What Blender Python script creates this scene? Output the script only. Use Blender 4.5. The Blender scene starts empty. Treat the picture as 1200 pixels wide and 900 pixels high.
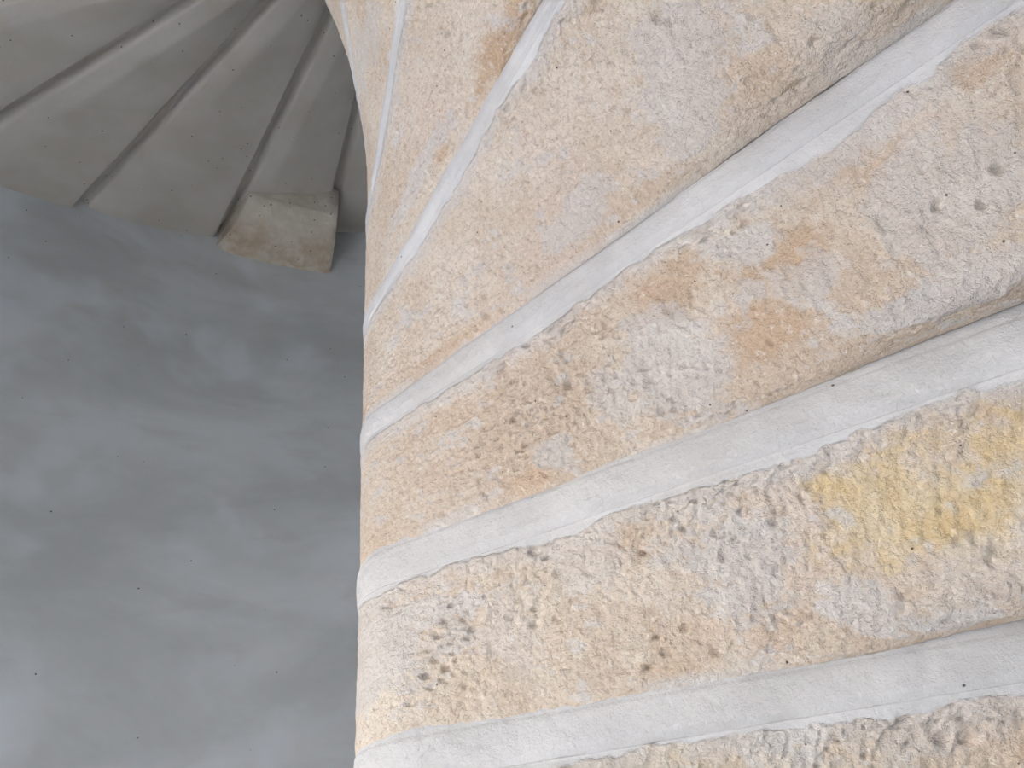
import bpy, math
import numpy as np
from mathutils import Matrix, Vector

scene = bpy.context.scene

# ------------------------------------------------------------------ camera
# z = 0 is the ground floor, the newel axis of the stair is x = y = 0 (metres)
FPX = 900.0                                    # focal length in pixels of a 1200 px wide frame
CAM = np.array([0.0935, -0.7729, 1.60])
PITCH, ROLL = 0.60975, -0.11344
_f = np.array([0, math.cos(PITCH), math.sin(PITCH)])
_r0 = np.array([1.0, 0, 0])
_u0 = np.cross(_r0, _f)
_r = math.cos(ROLL) * _r0 + math.sin(ROLL) * _u0
_u = -math.sin(ROLL) * _r0 + math.cos(ROLL) * _u0
cam_data = bpy.data.cameras.new('camera')
cam_data.sensor_width = 36.0
cam_data.lens = FPX / 1200 * 36.0
cam_data.clip_start = 0.02
cam = bpy.data.objects.new('camera', cam_data)
scene.collection.objects.link(cam)
M = Matrix.Identity(4)
for k in range(3):
    M[k][0], M[k][1], M[k][2], M[k][3] = _r[k], _u[k], -_f[k], CAM[k]
cam.matrix_world = M
scene.camera = cam

# ------------------------------------------------------------------ sky, sun, exposure
world = bpy.data.worlds.new('sky')
scene.world = world
world.use_nodes = True
wt = world.node_tree
wt.nodes.clear()
sky = wt.nodes.new('ShaderNodeTexSky')
sky.sky_type = 'NISHITA'
sky.sun_disc = False
sky.sun_elevation = math.radians(50)
sky.sun_rotation = math.radians(245)
sky.air_density = 1.0
sky.dust_density = 3.0
bg = wt.nodes.new('ShaderNodeBackground')
bg.inputs['Strength'].default_value = 1.0
wo = wt.nodes.new('ShaderNodeOutputWorld')
haze = wt.nodes.new('ShaderNodeHueSaturation')          # a thin veil of cloud
haze.inputs['Saturation'].default_value = 1.0
wt.links.new(sky.outputs[0], haze.inputs['Color'])
wt.links.new(haze.outputs[0], bg.inputs[0])
wt.links.new(bg.outputs[0], wo.inputs[0])

sun_data = bpy.data.lights.new('sun', 'SUN')
sun_data.energy = 3.6
sun_data.angle = math.radians(0.6)
sun_data.color = (1.0, 0.97, 0.94)
sun = bpy.data.objects.new('sun', sun_data)
# the sun falls through the added side window on to the floor: its warm bounce lights the soffits
SUN_AZ, SUN_EL = math.radians(205), math.radians(50)
sun.rotation_euler = Vector((-math.cos(SUN_AZ) * math.cos(SUN_EL), -math.sin(SUN_AZ) * math.cos(SUN_EL),
                             -math.sin(SUN_EL))).to_track_quat('-Z', 'Y').to_euler()
scene.collection.objects.link(sun)

vs = scene.view_settings
vs.view_transform = 'Standard'
vs.look = 'None'
vs.gamma = 1.0
vs.use_curve_mapping = False
vs.exposure = 1.66
scene.cycles.diffuse_bounces = 6
scene.cycles.max_bounces = 8

# the window and the added opening that light the stairwell: centre angle deg, width m, z bottom, z top
WALL_R, WALL_T = 2.05, 0.45
WINDOW = (243.0, 0.75, 0.45, 1.60)
ADDED_WINDOW = (203.0, 0.72, 0.85, 2.15)  # unseen opening, added to brighten the far wall

def portal(name, spec):
    ang, wdt, z0, z1 = spec
    d = bpy.data.lights.new(name, 'AREA')
    d.shape = 'RECTANGLE'
    d.size, d.size_y = wdt, z1 - z0
    d.cycles.is_portal = True
    o = bpy.data.objects.new(name, d)
    a = math.radians(ang)
    rr = WALL_R + WALL_T
    o.location = (rr * math.cos(a), rr * math.sin(a), (z0 + z1) / 2)
    o.rotation_euler = (math.radians(90), 0, a + math.radians(90))   # faces the axis
    scene.collection.objects.link(o)
portal('window_sky_portal', WINDOW)
portal('added_window_sky_portal', ADDED_WINDOW)

# ------------------------------------------------------------------ numpy noise
_rng = np.random.default_rng(7)
PERM = np.concatenate([_rng.permutation(512)] * 3).astype(np.int32)
GRAD = _rng.normal(size=(512, 3))
GRAD /= np.linalg.norm(GRAD, axis=1)[:, None]

def noise3(P):
    """Perlin noise, about -1..1"""
    P = np.asarray(P, float)
    I = np.floor(P).astype(np.int64)
    Fr = P - I
    W = Fr * Fr * Fr * (Fr * (Fr * 6 - 15) + 10)
    I &= 511
    out = 0
    for dx in (0, 1):
        px = PERM[(I[..., 0] + dx)]
        wx = W[..., 0] if dx else 1 - W[..., 0]
        for dy in (0, 1):
            py = PERM[px + I[..., 1] + dy]
            wy = W[..., 1] if dy else 1 - W[..., 1]
            for dz in (0, 1):
                g = GRAD[PERM[py + I[..., 2] + dz]]
                wz = W[..., 2] if dz else 1 - W[..., 2]
                dot = g[..., 0] * (Fr[..., 0] - dx) + g[..., 1] * (Fr[..., 1] - dy) + g[..., 2] * (Fr[..., 2] - dz)
                out = out + wx * wy * wz * dot
    return out * 1.6

def fbm(P, octaves=3, gain=0.5, lac=2.03):
    a, s, tot = 1.0, 0, 0
    P = np.asarray(P, float)
    for o in range(octaves):
        s = s + a * noise3(P + 17.3 * o)
        tot += a
        a *= gain
        P = P * lac
    return s / tot

def sstep(a, b, x):
    t = np.clip((x - a) / (b - a), 0, 1)
    return t * t * (3 - 2 * t)

def pits(S, Wd, cell, prob, seed, aspect=1.0):
    """sparse round holes, 1 in the middle of a pit and 0 outside; S, Wd in metres"""
    X, Y = S / cell, Wd / (cell * aspect)
    ix, iy = np.floor(X).astype(np.int64), np.floor(Y).astype(np.int64)
    out = np.zeros_like(X)
    for dx in (-1, 0, 1):
        for dy in (-1, 0, 1):
            h = PERM[(PERM[(ix + dx + seed * 37) & 511] + (iy + dy)) & 511]
            a = GRAD[h]
            b = GRAD[PERM[h]]
            jx, jy = ix + dx + .5 + .4 * a[..., 0], iy + dy + .5 + .4 * a[..., 1]
            rad = .13 + .27 * np.abs(b[..., 0])
            d = np.hypot(X - jx, Y - jy) / rad
            alive = (PERM[(h + 91) & 511] / 511.0) < prob
            out = np.maximum(out, np.where(alive, 1 - sstep(.45, 1.0, d), 0))
    return out

# ------------------------------------------------------------------ material helpers
class Nodes:
    def __init__(s, name):
        s.m = bpy.data.materials.new(name)
        s.m.use_nodes = True
        s.t = s.m.node_tree
        s.t.nodes.clear()
        s.out = s.t.nodes.new('ShaderNodeOutputMaterial')
        s.b = s.t.nodes.new('ShaderNodeBsdfPrincipled')
        s.t.links.new(s.b.outputs[0], s.out.inputs[0])
        s.co = s.t.nodes.new('ShaderNodeTexCoord').outputs['Object']
    def put(s, sock, v):
        if isinstance(v, bpy.types.NodeSocket):
            s.t.links.new(v, sock)
        elif isinstance(v, (tuple, list)) and len(v) == 3 and sock.type == 'RGBA':
            sock.default_value = (*v, 1)
        else:
            sock.default_value = v
    def noise(s, scale, detail=4, rough=.55, dist=0.0, vec=None):
        n = s.t.nodes.new('ShaderNodeTexNoise')
        s.put(n.inputs['Vector'], vec or s.co)
        n.inputs['Scale'].default_value = scale
        n.inputs['Detail'].default_value = detail
        n.inputs['Roughness'].default_value = rough
        n.inputs['Distortion'].default_value = dist
        return n.outputs['Fac']
    def voronoi(s, scale, vec=None, rnd=1.0):
        n = s.t.nodes.new('ShaderNodeTexVoronoi')
        s.put(n.inputs['Vector'], vec or s.co)
        n.inputs['Scale'].default_value = scale
        n.inputs['Randomness'].default_value = rnd
        return n.outputs['Distance'], n.outputs['Color']
    def ramp(s, fac, lo, hi, a=0.0, b=1.0):
        n = s.t.nodes.new('ShaderNodeMapRange')
        n.interpolation_type = 'SMOOTHSTEP'
        s.put(n.inputs[0], fac)
        n.inputs[1].default_value, n.inputs[2].default_value = lo, hi
        n.inputs[3].default_value, n.inputs[4].default_value = a, b
        return n.outputs[0]
    def mix(s, fac, a, b, mode='MIX'):
        n = s.t.nodes.new('ShaderNodeMix')
        n.data_type = 'RGBA'
        n.blend_type = mode
        s.put(n.inputs[0], fac)
        s.put(n.inputs[6], a)
        s.put(n.inputs[7], b)
        return n.outputs[2]
    def math(s, op, a, b=0.0):
        n = s.t.nodes.new('ShaderNodeMath')
        n.operation = op
        s.put(n.inputs[0], a)
        s.put(n.inputs[1], b)
        return n.outputs[0]
    def attr(s, name):
        n = s.t.nodes.new('ShaderNodeAttribute')
        n.attribute_name = name
        return n.outputs['Fac']
    def scaled(s, sx, sy, sz, rot=(0, 0, 0)):
        n = s.t.nodes.new('ShaderNodeMapping')
        s.t.links.new(s.co, n.inputs[0])
        n.inputs['Rotation'].default_value = rot
        n.inputs['Scale'].default_value = (sx, sy, sz)
        return n.outputs[0]
    def bump(s, h, strength, dist, normal=None):
        n = s.t.nodes.new('ShaderNodeBump')
        n.inputs['Strength'].default_value = strength
        n.inputs['Distance'].default_value = dist
        s.put(n.inputs['Height'], h)
        if normal is not None:
            s.put(n.inputs['Normal'], normal)
        return n.outputs[0]
    def done(s, col, rough, normal=None, spec=.3):
        s.put(s.b.inputs['Base Color'], col)
        s.put(s.b.inputs['Roughness'], rough)
        s.b.inputs['Specular IOR Level'].default_value = spec
        if normal is not None:
            s.put(s.b.inputs['Normal'], normal)
        return s.m

def specks(n, col, scale, amount, dark=(.035, .03, .028), size=.16):
    """scattered fly specks: only some cells carry one"""
    d, c = n.voronoi(scale)
    sep = n.t.nodes.new('ShaderNodeSeparateColor')
    n.t.links.new(c, sep.inputs[0])
    on = n.math('LESS_THAN', sep.outputs[0], amount)
    dot = n.math('MULTIPLY', n.ramp(d, size * .6, size, 1, 0), on)
    return n.mix(n.math('MULTIPLY', dot, .85), col, dark)

def stone_material():
    n = Nodes('limestone')
    tan = n.mix(n.ramp(n.noise(9, 5, .6), .35, .68), (.715, .60, .485), (.82, .745, .65))
    tan = n.mix(n.ramp(n.noise(5.5, 3, .5, .4), .5, .72, 0, .6), tan, (.79, .68, .60))    # pinkish drift
    tan = n.mix(n.math('MULTIPLY', n.attr('brown'), .8), tan, (.64, .455, .295))
    tan = n.mix(n.ramp(n.noise(85, 4, .7), .52, .70, 0, .6), tan, (.60, .47, .36))         # brown grains
    tan = n.mix(n.ramp(n.noise(260, 3, .7), .52, .68, 0, .55), tan, (.50, .385, .29))
    tan = n.mix(n.ramp(n.noise(190, 3, .7), .54, .70, 0, .7), tan, (.87, .82, .76))        # pale grains
    och = n.mix(n.ramp(n.noise(30, 4, .6), .4, .7), (.78, .615, .37), (.83, .715, .53))
    och = n.mix(n.ramp(n.noise(200, 3, .7), .54, .72, 0, .5), och, (.87, .80, .66))
    col = n.mix(n.attr('ochre'), tan, och)
    limec = n.mix(n.ramp(n.noise(28, 4, .6), .4, .7), (.70, .67, .65), (.80, .785, .775))
    limec = n.mix(n.ramp(n.noise(230, 3, .7), .56, .72, 0, .5), limec, (.57, .51, .455))
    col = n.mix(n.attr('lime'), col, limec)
    col = n.mix(n.attr('coat'), col, lime_colour(n))
    col = specks(n, col, 80, .10, size=.09)
    h = n.math('ADD', n.noise(420, 4, .7), n.math('MULTIPLY', n.ramp(n.noise(170, 5, .75), .38, .62), .8))
    keep = n.math('SUBTRACT', 1.0, n.math('MULTIPLY', n.attr('coat'), .75))
    nrm = n.bump(n.math('MULTIPLY', h, keep), .75, .0018)
    nrm = n.bump(n.math('MULTIPLY', n.noise(120, 4, .7), keep), .65, .004, nrm)
    return n.done(col, .92, nrm, .12)

def lime_colour(n):
    col = n.mix(n.ramp(n.noise(14, 4, .6), .35, .7), (.585, .59, .60), (.665, .67, .68))
    col = n.mix(n.ramp(n.noise(6, 3, .5), .5, .7, 0, .4), col, (.56, .545, .525))
    return n.mix(n.ramp(n.noise(230, 3, .7), .56, .72, 0, .3), col, (.48, .45, .42))

def mortar_material():
    n = Nodes('lime_mortar')
    col = specks(n, lime_colour(n), 60, .06, size=.09)
    nrm = n.bump(n.noise(420, 5, .75), .7, .0016)
    nrm = n.bump(n.noise(70, 5, .7), .45, .004, nrm)
    return n.done(col, .9, nrm, .12)

def soffit_material():
    n = Nodes('limewashed_stone')
    col = n.mix(n.ramp(n.noise(3.2, 4, .55, .3), .3, .72), (.51, .485, .44), (.60, .58, .55))
    col = n.mix(n.ramp(n.noise(7, 3, .5), .55, .8, 0, .4), col, (.60, .60, .62))
    col = specks(n, col, 24, .5, size=.085)
    nrm = n.bump(n.noise(90, 4, .6), .2, .004)
    return n.done(col, .85, nrm, .2)

def wall_material():
    n = Nodes('trowelled_plaster')
    streak = n.scaled(.8, .8, 1.7)
    cloud = n.noise(1.5, 5, .58, .5, streak)
    col = n.mix(n.ramp(cloud, .3, .7), (.56, .595, .615), (.73, .775, .815))
    col = n.mix(n.ramp(n.noise(4.5, 4, .6, .6, n.scaled(.7, .7, 2.2)), .5, .78, 0, .45), col, (.51, .525, .515))
    col = n.mix(n.ramp(n.noise(2.6, 3, .5, .2), .52, .72, 0, .8), col, (.77, .83, .90))
    col = specks(n, col, 17, .30, size=.06)
    rough = n.ramp(n.noise(3.1, 3, .5), .3, .7, .42, .58)
    nrm = n.bump(n.noise(5, 3, .5), .12, .03)
    nrm = n.bump(n.noise(45, 4, .6, .3, streak), .15, .004, nrm)
    return n.done(col, rough, nrm, .35)

def corbel_material():
    n = Nodes('bare_corbel_stone')
    col = n.mix(n.ramp(n.noise(9, 4, .6), .35, .7), (.62, .58, .50), (.72, .69, .63))
    low = n.attr('stain')
    col = n.mix(n.math('MULTIPLY', low, n.ramp(n.noise(14, 4, .6), .3, .65, .1, .9)), col, (.48, .39, .28))
    col = specks(n, col, 40, .4, size=.16)
    nrm = n.bump(n.noise(70, 5, .65), .5, .006)
    return n.done(col, .9, nrm, .15)

def flat_material(name, c0, c1, scale):
    n = Nodes(name)
    col = n.mix(n.ramp(n.noise(scale, 5, .6), .3, .7), c0, c1)
    return n.done(col, .9, n.bump(n.noise(scale * 12, 4, .6), .3, .004), .2)

MAT_STONE = stone_material()
MAT_MORTAR = mortar_material()
MAT_SOFFIT = soffit_material()
MAT_WALL = wall_material()
MAT_CORBEL = corbel_material()
MAT_FLOOR = flat_material('worn_floor_stone', (.39, .39, .38), (.50, .50, .49), 4)
MAT_CEIL = flat_material('ceiling_plaster', (.5, .5, .49), (.6, .6, .59), 3)
MAT_YARD = flat_material('pale_gravel', (.40, .37, .33), (.52, .49, .44), 9)

# ------------------------------------------------------------------ mesh helpers
def mesh_object(name, verts, faces, mat, parent=None, smooth=True, attrs=None):
    me = bpy.data.meshes.new(name)
    if isinstance(faces, np.ndarray):
        nf = len(faces)
        me.vertices.add(len(verts))
        me.vertices.foreach_set('co', np.asarray(verts, np.float32).ravel())
        me.loops.add(nf * 4)
        me.loops.foreach_set('vertex_index', faces.astype(np.int32).ravel())
        me.polygons.add(nf)
        me.polygons.foreach_set('loop_start', np.arange(0, nf * 4, 4, dtype=np.int32))
        me.update(calc_edges=True)
        me.validate()
    else:
        me.from_pydata([tuple(v) for v in verts], [], faces)
    if smooth:
        me.polygons.foreach_set('use_smooth', np.ones(len(me.polygons), bool))
    for k, v in (attrs or {}).items():
        a = me.attributes.new(k, 'FLOAT', 'POINT')
        a.data.foreach_set('value', np.asarray(v, np.float32).ravel())
    me.materials.append(mat)
    o = bpy.data.objects.new(name, me)
    scene.collection.objects.link(o)
    if parent is not None:
        o.parent = parent
    return o

def grid_faces(nu, nv, base=0, flip=False):
    i, j = np.meshgrid(np.arange(nu - 1), np.arange(nv - 1), indexing='ij')
    a = base + i * nv + j
    q = np.stack([a, a + nv, a + nv + 1, a + 1], -1).reshape(-1, 4)
    return q[:, ::-1].copy() if flip else q

# ------------------------------------------------------------------ the setting
def build_wall():
    th = np.radians(np.arange(0, 361, 3.0))
    cuts = []
    for ang, wdt, z0, z1 in (WINDOW, ADDED_WINDOW):
        half = math.degrees(math.asin(wdt / 2 / WALL_R))
        cuts.append((math.radians(ang - half), math.radians(ang + half), z0, z1))
    th = np.unique(np.concatenate([th, [c[0] for c in cuts], [c[1] for c in cuts]]))
    zs = np.unique(np.concatenate([np.arange(0, 6.01, .3), [c[2] for c in cuts], [c[3] for c in cuts]]))
    verts, faces, idx = [], [], {}
    def v(i, j, k):
        key = (i, j, k)
        if key not in idx:
            r = WALL_R + (WALL_T if k else 0)
            idx[key] = len(verts)
            verts.append((r * math.cos(th[i]), r * math.sin(th[i]), zs[j]))
        return idx[key]
    def open_(i, j):
        a, z = (th[i] + th[i + 1]) / 2, (zs[j] + zs[j + 1]) / 2
        return any(c[0] < a < c[1] and c[2] < z < c[3] for c in cuts)
    nI, nJ = len(th) - 1, len(zs) - 1
    for i in range(nI):
        for j in range(nJ):
            if open_(i, j):
                continue
            faces.append((v(i, j, 0), v(i, j + 1, 0), v(i + 1, j + 1, 0), v(i + 1, j, 0)))
            faces.append((v(i, j, 1), v(i + 1, j, 1), v(i + 1, j + 1, 1), v(i, j + 1, 1)))
            for di, dj, e in ((-1, 0, ((i, j), (i, j + 1))), (1, 0, ((i + 1, j + 1), (i + 1, j))),
                              (0, -1, ((i + 1, j), (i, j))), (0, 1, ((i, j + 1), (i + 1, j + 1)))):
                ii, jj = i + di, j + dj
                if not (0 <= ii < nI and 0 <= jj < nJ):
                    edge = 0 > jj or jj >= nJ
                else:
                    edge = open_(ii, jj)
                if edge:
                    (a, b), (c, d) = e
                    faces.append((v(a, b, 0), v(a, b, 1), v(c, d, 1), v(c, d, 0)))
    o = mesh_object('wall_outer', verts, faces, MAT_WALL)
    for p in o.data.polygons:                      # reveals stay flat
        p.use_smooth = abs(p.normal.z) < .5
    o['kind'] = 'structure'

def disc(name, radius, z, thick, mat, n=72):
    verts, faces = [], []
    for zz in (z, z - thick):
        for k in range(n):
            a = 2 * math.pi * k / n
            verts.append((radius * math.cos(a), radius * math.sin(a), zz))
    faces.append(tuple(range(n)))
    faces.append(tuple(range(2 * n - 1, n - 1, -1)))
    for k in range(n):
        faces.append((k, n + k, n + (k + 1) % n, (k + 1) % n))
    o = mesh_object(name, verts, faces, mat, smooth=False)
    o['kind'] = 'structure'

build_wall()
disc('floor', WALL_R + WALL_T, 0.0, 0.2, MAT_FLOOR)
disc('ceiling', WALL_R + WALL_T, 6.2, 0.2, MAT_CEIL)
disc('yard_ground', 40.0, -0.2, 0.1, MAT_YARD)

# ------------------------------------------------------------------ the stair
# every step is a monolithic stone: tread, soffit and its drum of the newel; the
# joint lines run tangent to the newel, climbing clockwise as seen from above
NR = 0.0880                 # newel radius
RISE = 0.175
JUMPS = {-1: .034, 0: .034, 1: .037, 2: .030, 3: .023, 4: .019, 5: .019, 6: .020, 7: .022}
def jump(i):                # height of the mortared face below joint i
    return JUMPS.get(i, .040)
A0, DA = -0.23624, -0.25304
H0 = CAM[2] + 0.13205
ANG_DEV = {0: -.02315, 1: -.00507, 2: .03706, 3: -.01242, 4: .00671, 13: .0002, 14: .01127, 15: -.0146}
H_DEV = {0: .0036, 1: .0026, 2: -.0007, 3: -.0089, 4: .0019, 13: .0002, 14: .003, 15: -.0017}
S_END = 2.09                # buried 4 cm in the wall
FIRST, LAST = -9, 19

def ang(i):
    return A0 + i * DA + ANG_DEV.get(i, 0)
def hgt(i):
    return H0 + i * RISE + H_DEV.get(i, 0)

def path(a, s):
    """point at path length s on the horizontal line of angle a; s<0 runs back round the newel"""
    ca, sa = np.cos(a), np.sin(a)
    qx, qy = NR * sa, -NR * ca
    th = a - math.pi / 2 + np.minimum(s, 0) / NR
    x = np.where(s >= 0, qx + ca * s, NR * np.cos(th))
    y = np.where(s >= 0, qy + sa * s, NR * np.sin(th))
    return x, y

def profile(t, s, width, far=False):
    """rise of the soffit from one joint to the next (0..1): a narrow level strip, a
    steeper facet, then a flatter one; near the newel it straightens out"""
    tf = .055 / width * sstep(.22, .62, s) * (.25 if far else 1)
    tc = np.clip(.13 / width, .3, .8)
    k1 = .016 / width                                # radius of the roll
    soft = lambda x: .5 * (x + np.sqrt(x * x + k1 * k1))
    x = (soft(t - tf) - soft(-tf)) / (soft(1 - tf) - soft(-tf))
    c = np.clip((tc - tf) / (1 - tf), .05, .95)
    gc = c * .62 if far else np.clip(c + .12, 0, .93)
    lo = gc * x / c
    hi = gc + (1 - gc) * (x - c) / (1 - c)
    d = hi - lo
    g = .5 * (lo + hi + (1 if far else -1) * np.sqrt(d * d + .012 ** 2))   # the two facets, softly joined
    g = np.where(t >= 1, 1, np.where(t <= 0, 0, g))
    w = sstep(.10, .42, s)
    return t * (1 - w) + g * w

def soffit_points(i, S, T):
    a0, a1 = ang(i), ang(i + 1)
    z0, z1 = hgt(i), hgt(i + 1) - jump(i + 1)
    A = a0 + T * (a1 - a0)
    X, Y = path(A, S)
    width = np.hypot(np.maximum(S, .1) * abs(a1 - a0), 0.0) + .02
    Z = z0 + (z1 - z0) * profile(T, S, width, i >= 8)
    if i >= 8:                                       # open groove behind each lip
        Z = Z + .030 * (1 - sstep(.026, .060, T * width)) * sstep(.15, .4, S)
    else:                                            # undercut lower edge of the near stones
        Z = Z + (.008 if i in (0, 1) else .002) * (1 - sstep(.004, .050, T * width)) * sstep(.28, .55, S)
    return np.stack([X, Y, Z], -1)

def project(P):
    d = P - CAM
    z = d @ _f
    return np.stack([600 + FPX * (d @ _r) / z, 450 - FPX * (d @ _u) / z], -1), z

def locate(i, px, py, _cache={}):
    """(s, t) on the soffit of step i of the surface point seen at photo pixel (px, py)"""
    if i not in _cache:
        S, T = np.meshgrid(np.linspace(-.28, 1.6, 471), np.linspace(-.2, 1.2, 71), indexing='ij')
        q, z = project(soffit_points(i, S, np.clip(T, 0, 1)))
        q2, _ = project(soffit_points(i, S, T))
        q2[z < .05] = 1e6
        _cache[i] = (S, T, q2)
    S, T, q = _cache[i]
    k = np.argmin((q[..., 0] - px) ** 2 + (q[..., 1] - py) ** 2)
    return S.ravel()[k], T.ravel()[k]

# stains, remains of limewash and painted edge highlights on the near stones: (step, pixel centre, two half axes in pixels, kind, strength)
PATCHES = [
    (0, (1080, 590), (165, -48), (12, 90), 'ochre', 1.0),
    (0, (990, 620), (55, 10), (-5, 50), 'ochre', .9),
    (0, (1185, 470), (40, -15), (10, 30), 'brown', .5),
    (0, (800, 750), (70, 0), (0, 50), 'brown', .45),
    (0, (915, 735), (50, 0), (0, 40), 'brown', .5),
    (0, (740, 640), (25, 0), (0, 45), 'brown', .45),
    (0, (865, 640), (75, -10), (10, 85), 'lime', .75),
    (0, (1015, 715), (60, 0), (10, 30), 'lime', .8),
    (0, (1130, 700), (80, -15), (0, 35), 'lime', .45),
    (0, (690, 650), (60, 0), (0, 60), 'lime', .45),
    (0, (600, 740), (40, 0), (10, 60), 'lime', .35),
    (0, (432, 760), (14, 0), (-4, 85), 'lime', .75),
    (-1, (425, 880), (18, 0), (-3, 40), 'lime', .8),
    (0, (530, 770), (60, 0), (0, 40), 'brown', .3),
    (1, (790, 440), (70, -20), (30, 65), 'lime', .7),
    (1, (720, 470), (35, 0), (10, 50), 'lime', .6),
    (1, (655, 530), (25, 0), (0, 25), 'lime', .7),
    (1, (1110, 235), (110, -60), (30, 80), 'lime', .55),
    (1, (860, 290), (45, -20), (10, 22), 'lime', .75),
    (1, (1150, 330), (120, -45), (5, 22), 'lime', .7),
    (1, (1085, 362), (140, -50), (5, 15), 'lime', .85),  # limewash drawn out long to paint in the bright rolled edge
    (0, (1140, 722), (90, -18), (3, 10), 'lime', .8),  # painted highlight along the rolled edge of this step too
    (1, (960, 320), (60, -20), (15, 25), 'lime', .6),
    (1, (790, 330), (60, -30), (20, 45), 'brown', .75),
    (1, (930, 300), (80, -30), (15, 30), 'brown', .8),
    (1, (900, 400), (70, -20), (20, 35), 'brown', .7),
    (1, (1000, 190), (60, -40), (15, 35), 'brown', .6),
    (1, (1160, 60), (60, -40), (10, 35), 'brown', .65),
    (1, (530, 490), (50, -25), (5, 18), 'brown', .45),
    (1, (625, 565), (40, -15), (3, 14), 'brown', .6),
    (2, (800, 90), (75, -30), (30, 85), 'lime', .6),
    (2, (680, 250), (55, -45), (12, 25), 'lime', .65),
    (2, (985, 50), (50, -30), (15, 40), 'lime', .35),
    (2, (760, 225), (80, -50), (8, 14), 'brown', .45),
    (2, (520, 410), (60, -42), (5, 9), 'brown', .6),
    (2, (900, 90), (40, -30), (20, 25), 'brown', .35),
    (3, (580, 75), (48, -88), (14, 9), 'brown', 1.0),
    (3, (615, 10), (26, -40), (24, 9), 'brown', .9),
    (3, (515, 182), (12, -20), (9, 5), 'brown', .9),
    (3, (490, 210), (40, -75), (9, 4), 'lime', .7),
    (4, (425, 70), (10, -60), (15, 4), 'lime', .55),
    (-1, (700, 890), (150, 0), (0, 40), 'lime', .55),
    (-1, (900, 850), (110, -10), (5, 50), 'lime', .8),
    (-1, (1120, 830), (110, -15), (0, 60), 'lime', .5),
    (-1, (785, 885), (50, 0), (0, 25), 'ochre', .8),
    (-1, (975, 850), (25, 0), (5, 50), 'brown', .35),
    (-1, (1195, 880), (25, 0), (0, 25), 'brown', .5),
    (-1, (560, 890), (40, 0), (0, 22), 'brown', .25),
]

# larger holes of the near stones: (step, pixel x, pixel y, radius m, depth m)
PIT_LIST = [
    (0, 460, 708, .010, .007), (0, 625, 646, .008, .007), (0, 638, 652, .005, .006), (0, 567, 765, .005, .007),
    (0, 551, 713, .004, .004), (0, 512, 752, .009, .006), (0, 520, 783, .006, .008), (0, 497, 792, .006, .007),
    (0, 480, 815, .006, .005), (0, 505, 805, .005, .006), (0, 537, 776, .006, .007), (0, 470, 690, .005, .004),
    (0, 770, 748, .005, .007), (0, 756, 782, .005, .007), (0, 780, 765, .007, .005), (0, 800, 735, .006, .006),
    (0, 1170, 650, .007, .005), (0, 1115, 728, .007, .005), (0, 838, 765, .006, .005), (0, 1060, 700, .006, .004),
    (1, 1152, 237, .004, .009), (1, 1170, 197, .005, .009), (1, 1040, 262, .008, .006), (1, 903, 404, .004, .006),
    (1, 1080, 200, .003, .005), (1, 655, 470, .005, .004), (1, 662, 485, .006, .004), (1, 650, 455, .004, .004),
    (1, 720, 440, .004, .004), (1, 745, 523, .005, .005), (1, 1100, 240, .005, .005), (1, 985, 240, .005, .005),
    (2, 690, 240, .004, .005), (2, 620, 210, .005, .004), (2, 733, 128, .006, .005), (2, 780, 92, .006, .005),
    (2, 935, 100, .006, .006), (2, 720, 125, .004, .005), (2, 516, 408, .005, .005), (2, 560, 385, .004, .004),
    (3, 515, 185, .006, .005), (3, 478, 95, .005, .004), (4, 432, 40, .006, .006), (4, 440, 110, .006, .006),
]

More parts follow.
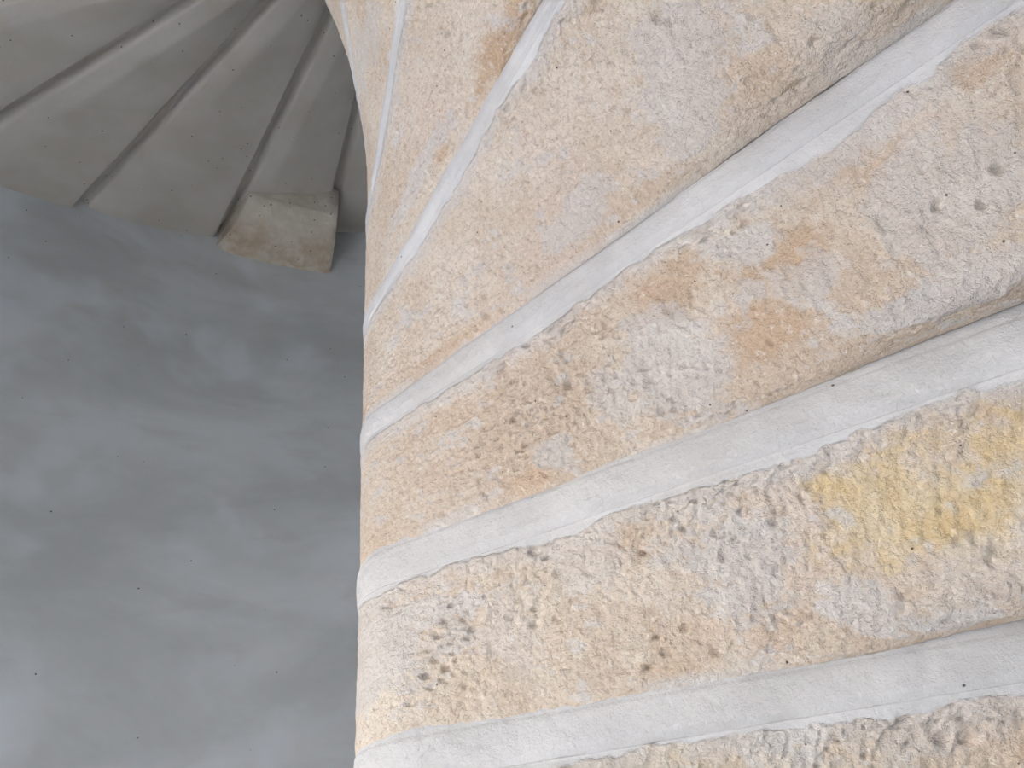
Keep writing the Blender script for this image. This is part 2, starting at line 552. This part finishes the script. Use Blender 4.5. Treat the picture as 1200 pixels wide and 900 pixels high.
def stone_surface(i, S, T, P):
    """displacement along the normal (m) and the stain attributes of a bare stone"""
    W = T * .24
    seed = i + 20
    off = np.array([seed * 3.71, seed * 1.37, seed * 2.11])
    Q = P + off
    q2 = np.stack([S, W, np.full_like(S, seed * .77)], -1)
    # masks ------------------------------------------------------------
    lime, ochre, brown = np.zeros_like(S), np.zeros_like(S), np.zeros_like(S)
    warp = .75 * fbm(q2 * 20, 3) + .55 * fbm(q2 * 85, 3, .65)
    soft = fbm(q2 * 40, 3, .6)
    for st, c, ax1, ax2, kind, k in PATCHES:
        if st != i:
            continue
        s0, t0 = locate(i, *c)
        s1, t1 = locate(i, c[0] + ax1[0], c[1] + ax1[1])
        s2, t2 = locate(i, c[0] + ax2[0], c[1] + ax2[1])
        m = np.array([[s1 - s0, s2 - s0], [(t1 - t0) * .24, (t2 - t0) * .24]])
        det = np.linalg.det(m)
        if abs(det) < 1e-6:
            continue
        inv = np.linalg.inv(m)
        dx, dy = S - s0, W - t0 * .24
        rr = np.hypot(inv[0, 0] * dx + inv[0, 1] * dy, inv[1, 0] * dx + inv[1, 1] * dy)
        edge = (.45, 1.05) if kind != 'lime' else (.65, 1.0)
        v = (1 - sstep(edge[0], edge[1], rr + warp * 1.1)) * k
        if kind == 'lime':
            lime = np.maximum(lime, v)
        elif kind == 'ochre':
            ochre = np.maximum(ochre, v)
        else:
            brown = np.maximum(brown, v)
    # general flecks of limewash
    fleck = sstep(.14, .36, fbm(q2 * 26 + 5, 4, .7)) * .7
    lime = np.maximum(lime, fleck)
    # mortar smeared over the upper edge of the stone, ragged border, and a little at the lower edge
    e1 = fbm(np.stack([S * 7, np.full_like(S, seed), W * 0], -1), 3)
    e2 = noise3(np.stack([S * 70, W * 50, np.full_like(S, seed)], -1))
    edge_w = .012 + .024 * e1 + .006 * e2
    up = sstep(-.003, .003, edge_w - (.24 - W))
    wide = sstep(-.012, .012, (.034 + .040 * e1) + .012 * e2 + .012 * warp - (.24 - W))
    lowband = sstep(.2, .6, fbm(np.stack([S * 8, np.full_like(S, seed + 3.3), W * 0], -1), 2) + .3) \
        * (1 - sstep(.008, .020, W + .010 * warp))
    lime = np.maximum(lime, np.maximum(np.maximum(up, .65 * wide), .8 * lowband))
    # relief -----------------------------------------------------------
    calm = (.45 + .55 * sstep(-.05, .12, S)) * (.6 if i >= 4 else 1)                     # the newel is dressed smoother
    low = sstep(.0, .035, W)
    rough = (1 - .85 * up) * calm * (.35 + .65 * low)
    d = calm * .0040 * fbm(Q * 7, 2)
    d += rough * .0011 * fbm(Q * 26, 2)
    d += rough * .0017 * fbm(Q * 80, 2, .6)
    d += rough * .0019 * fbm(Q * 190, 2, .7)
    lean = S * .35 + W
    tool = noise3(np.stack([(S - .4 * W) * 170, lean * 30, np.full_like(S, seed)], -1))
    d += rough * .0016 * tool * sstep(-.3, .3, fbm(q2 * 6 + 9, 2))
    flake = fbm(q2 * np.array([90, 60, 1]), 3, .6)
    d += rough * .0011 * sstep(-.04, .06, flake) * sstep(-.4, .3, fbm(q2 * 7 + 2, 2))   # broken, plate-like crust
    d += .0006 * np.clip(lime, 0, 1) * rough + .0009 * up       # the coat stands proud
    pz = sstep(-.15, .35, fbm(q2 * 8 + 31, 2))
    d -= rough * pz * .0048 * pits(S + .003 * soft, W + .003 * warp, .021, .33, seed)
    d -= rough * pz * .0035 * pits(S + .002 * warp, W + .002 * soft, .011, .30, seed + 5, 1.3)
    if i == 0:
        hole = pits(S + .004 * soft, W + .006 * warp, .016, .8, 77)
        s0, t0 = locate(0, 515, 770)
        zone = np.exp(-((S - s0) / .055) ** 2 - ((W - t0 * .24) / .05) ** 2)
        d -= .006 * hole * zone
    for st, px, py, rad, dep in PIT_LIST:
        if st == i:
            s0, t0 = locate(i, px, py)
            rr = np.hypot(S - s0 + .5 * rad * soft, W - t0 * .24 + .6 * rad * warp) / rad
            d -= .75 * dep * (1 - sstep(.35, 1.05, rr + .25 * flake))
    # worn arrises; the upper edge runs flush into the mortar
    d -= .0010 * np.exp(-W / .004)
    flush = sstep(.226, .2395, W)
    d = d * (1 - flush) + .0005 * flush
    return d, lime, ochre, brown, up

def spacing(knots):
    out = [np.array([knots[0][0]])]
    for (a, _), (b, st) in zip(knots[:-1], knots[1:]):
        n = max(1, int(round((b - a) / st)))
        out.append(np.linspace(a, b, n + 1)[1:])
    return np.concatenate(out)

ARC = -NR * math.radians(330)
stair = bpy.data.objects.new('spiral_staircase', None)
scene.collection.objects.link(stair)
stair['label'] = 'spiral stair of stone steps turning around a slim newel, seen from below'
stair['category'] = 'staircase'

def build_step(i):
    bare = i <= 7
    near = -1 <= i <= 6
    if near:
        reach = {-1: .85, 0: .9, 1: .95, 2: .95, 3: .9, 4: .8, 5: .7, 6: .5}[i]
        fine = .0017 if i <= 3 else .0025
        s = spacing([(ARC, 0), (-.26, .02), (-.2, .006), (.02, .0026), (reach, fine), (reach + .3, .008), (S_END, .03)])
        t = np.linspace(0, 1, 131 if i <= 3 else 91)
        t = np.concatenate([[0], t, [1]])
    else:
        s = spacing([(ARC, 0), (0, .02), (.3, .015), (S_END, .03)])
        t = np.concatenate([[0], spacing([(0, 0), (.1, .01), (.9, .02), (1, .01)]), [1]])
    S, T = np.meshgrid(s, t, indexing='ij')
    P = soffit_points(i, S, T)
    nu, nv = S.shape
    attrs = {k: np.zeros(nu * nv) for k in ('lime', 'ochre', 'brown', 'coat')}
    gu = np.gradient(P, axis=0)
    gv = np.gradient(P, axis=1)
    gv[:, 0], gv[:, -1] = gv[:, 2], gv[:, -3]
    Nn = np.cross(gu, gv)
    Nn /= np.linalg.norm(Nn, axis=-1, keepdims=True) + 1e-12
    if bare:
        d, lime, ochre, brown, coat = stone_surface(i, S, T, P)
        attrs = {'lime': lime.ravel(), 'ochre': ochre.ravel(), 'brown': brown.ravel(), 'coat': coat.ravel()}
    else:
        d = .003 * fbm(P * 5 + i, 2) + .0015 * fbm(P * 18 + i, 2)
    P = P + Nn * d[..., None]
    # the corner towards the mortared face is rubbed round
    th = ang(i + 1) - math.pi / 2 + np.minimum(s, 0) / NR
    bis = Nn[:, -1] + np.stack([np.cos(th), np.sin(th), 0 * th], -1)
    bis /= np.linalg.norm(bis, axis=1)[:, None]
    bis *= (-.0045 * sstep(.02, .2, s))[:, None]
    P = P + bis[:, None, :] * (sstep(.80, 1.02, T) ** 2)[..., None]
    # the joint faces turn inwards
    P[:, 0] -= Nn[:, 1] * .012
    P[:, -1] -= Nn[:, -2] * .0004
    verts = P.reshape(-1, 3)
    faces = [grid_faces(nu, nv)]
    # body above the soffit: tread and the four upright sides, on a coarse outline
    ztop = hgt(i + 1) + .07
    i0 = int(np.searchsorted(s, 0.0))
    ks = np.unique(np.concatenate([np.arange(i0, nu, max(1, (nu - i0) // 24)), [nu - 1]]))
    kt = np.unique(np.linspace(0, nv - 1, 9).astype(int))
    base = len(verts)
    top = P[np.ix_(ks, kt)].copy()
    top[..., 2] = ztop
    pull = (1 - sstep(.02, .22, s[ks]))[:, None] * .06         # keep the tread clear of the newel face
    top[..., 0] += -np.sin(ang(i)) * pull
    top[..., 1] += np.cos(ang(i)) * pull
    low = (P - Nn * .014)[np.ix_(ks, kt)]                      # sides start a little inside the rough face
    nk = len(ks) * len(kt)
    ex = [verts, top.reshape(-1, 3), low.reshape(-1, 3)]
    faces.append(grid_faces(len(ks), len(kt), base, flip=True))
    TI = lambda a, b: base + a * len(kt) + b
    SI = lambda a, b: base + nk + a * len(kt) + b
    side = []
    for a in range(len(ks) - 1):
        side.append((SI(a, 0), TI(a, 0), TI(a + 1, 0), SI(a + 1, 0)))
        b = len(kt) - 1
        side.append((SI(a, b), SI(a + 1, b), TI(a + 1, b), TI(a, b)))
    for b in range(len(kt) - 1):
        a = len(ks) - 1
        side.append((SI(a, b), TI(a, b), TI(a, b + 1), SI(a, b + 1)))
        side.append((SI(0, b), SI(0, b + 1), TI(0, b + 1), TI(0, b)))
    faces.append(np.array(side))
    n_top = 2 * nk
    for k in attrs:
        attrs[k] = np.concatenate([attrs[k], np.zeros(n_top)])
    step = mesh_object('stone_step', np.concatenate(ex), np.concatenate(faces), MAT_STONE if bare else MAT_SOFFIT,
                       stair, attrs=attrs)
    # sharp arrises between the soffit and the upright sides
    fl = np.ones(len(step.data.polygons), bool)
    fl[(nu - 1) * (nv - 1):] = False
    step.data.polygons.foreach_set('use_smooth', fl)
    # mortared face that closes the joint to the next step
    if near:
        v = np.concatenate([[-.05], np.linspace(0, 1.05, 26), [1.5]])
        sm = spacing([(ARC, 0), (-.26, .02), (-.2, .006), (.02, .003), (reach, .0035), (S_END, .03)])
    else:
        v = np.linspace(0, 1.05, 5)
        sm = spacing([(ARC, 0), (0, .02), (S_END, .03)])
    S, V = np.meshgrid(sm, v, indexing='ij')
    a1 = ang(i + 1)
    X, Y = path(np.full_like(S, a1), S)
    Z = hgt(i + 1) - jump(i + 1) + jump(i + 1) * V
    th = a1 - math.pi / 2 + np.minimum(S, 0) / NR
    nx, ny = np.cos(th), np.sin(th)
    B = np.stack([X, Y, Z], -1)
    push = .0006 + .0020 * np.sin(np.clip(V, 0, 1) * math.pi * .9) - .0012 * sstep(.9, 1.0, V)
    if near:
        push = push + (.0018 * fbm(B * 20 + i, 3) + .0007 * fbm(B * 120 + i, 2)) \
            + .0022 * fbm(B * 38 + 2 * i, 3) * (1 - sstep(0, .3, V))
    else:
        push = push * .3 - .001
    push = push - .004 * (V < 0) - .006 * (V > 1.1)
    X, Y = X + nx * push, Y + ny * push
    P = np.stack([X, Y, Z], -1)
    bm = np.stack([np.interp(sm, s, bis[:, k]) for k in range(3)], -1)
    P = P + bm[:, None, :] * ((1 - sstep(-.02, .35, V)) ** 2)[..., None]
    mo = mesh_object('mortar_joint', P.reshape(-1, 3), grid_faces(*S.shape), MAT_MORTAR if bare else MAT_SOFFIT, step)
    if bare:
        mo['label'] = 'white lime mortar joint'

for i in range(FIRST, LAST + 1):
    build_step(i)

# ------------------------------------------------------------------ corbel under the far steps
def corbel(name, a_from, a_to, prof, mat, label):
    """block of stone let into the wall; prof is its section (radius, z), swept between two wall angles"""
    prof = np.array(prof)
    seg = [prof[0]]
    for a, b in zip(prof[:-1], prof[1:]):                 # subdivide for the relief
        n = max(1, int(np.linalg.norm(b - a) / .008))
        for k in range(1, n + 1):
            seg.append(a + (b - a) * k / n)
    seg = np.array(seg)
    na = 64
    ang_ = np.radians(np.linspace(a_from, a_to, na))
    A, K = np.meshgrid(ang_, np.arange(len(seg)), indexing='ij')
    Rr, Z = seg[K][..., 0], seg[K][..., 1]
    A = A - np.radians(6.0) * np.clip(2.05 - Rr, 0, 1) * (A - ang_[-1]) / (ang_[0] - ang_[-1])   # splayed end
    P = np.stack([Rr * np.cos(A), Rr * np.sin(A), Z], -1)
    u = (A - ang_[0]) / (ang_[-1] - ang_[0])
    cen = np.stack([(Rr * 0 + 2.0) * np.cos(A), 2.0 * np.sin(A), Z * 0 + seg[:, 1].max()], -1)
    dirn = P - cen
    dirn /= np.linalg.norm(dirn, axis=-1, keepdims=True)
    e = np.exp(-u / .03) + np.exp(-(1 - u) / .03)         # worn ends
    d = .006 * fbm(P * 12, 3) + .003 * fbm(P * 45, 2) - .018 * e
    P = P + dirn * d[..., None]
    nv = len(seg)
    verts = [tuple(p) for p in P.reshape(-1, 3)]
    faces = [tuple(int(x) for x in q) for q in grid_faces(na, nv, flip=True)]
    stain = (1 - sstep(0, .055, (Z - seg[:, 1].min()) + .02 * fbm(P * 9, 2))).ravel()
    stain = np.maximum(stain, (.9 * np.exp(-u / .05)).ravel())
    faces.append(tuple(range(nv - 1, -1, -1))[::-1])
    faces.append(tuple(range((na - 1) * nv, na * nv))[::-1])
    o = mesh_object(name, verts, faces, mat, attrs={'stain': stain})
    for p in list(o.data.polygons)[-2:]:
        p.use_smooth = False
    o['label'] = label
    o['category'] = 'corbel'
    return o

corbel('corbel_stone', 125.3, 110.6,
       [(2.10, 4.248), (2.03, 4.246), (1.95, 4.254), (1.87, 4.272), (1.81, 4.297), (1.775, 4.325), (1.757, 4.352), (1.75, 4.40), (1.75, 4.52), (2.10, 4.52)],
       MAT_CORBEL, 'rounded cream corbel stone jutting from the plaster wall under a step end')
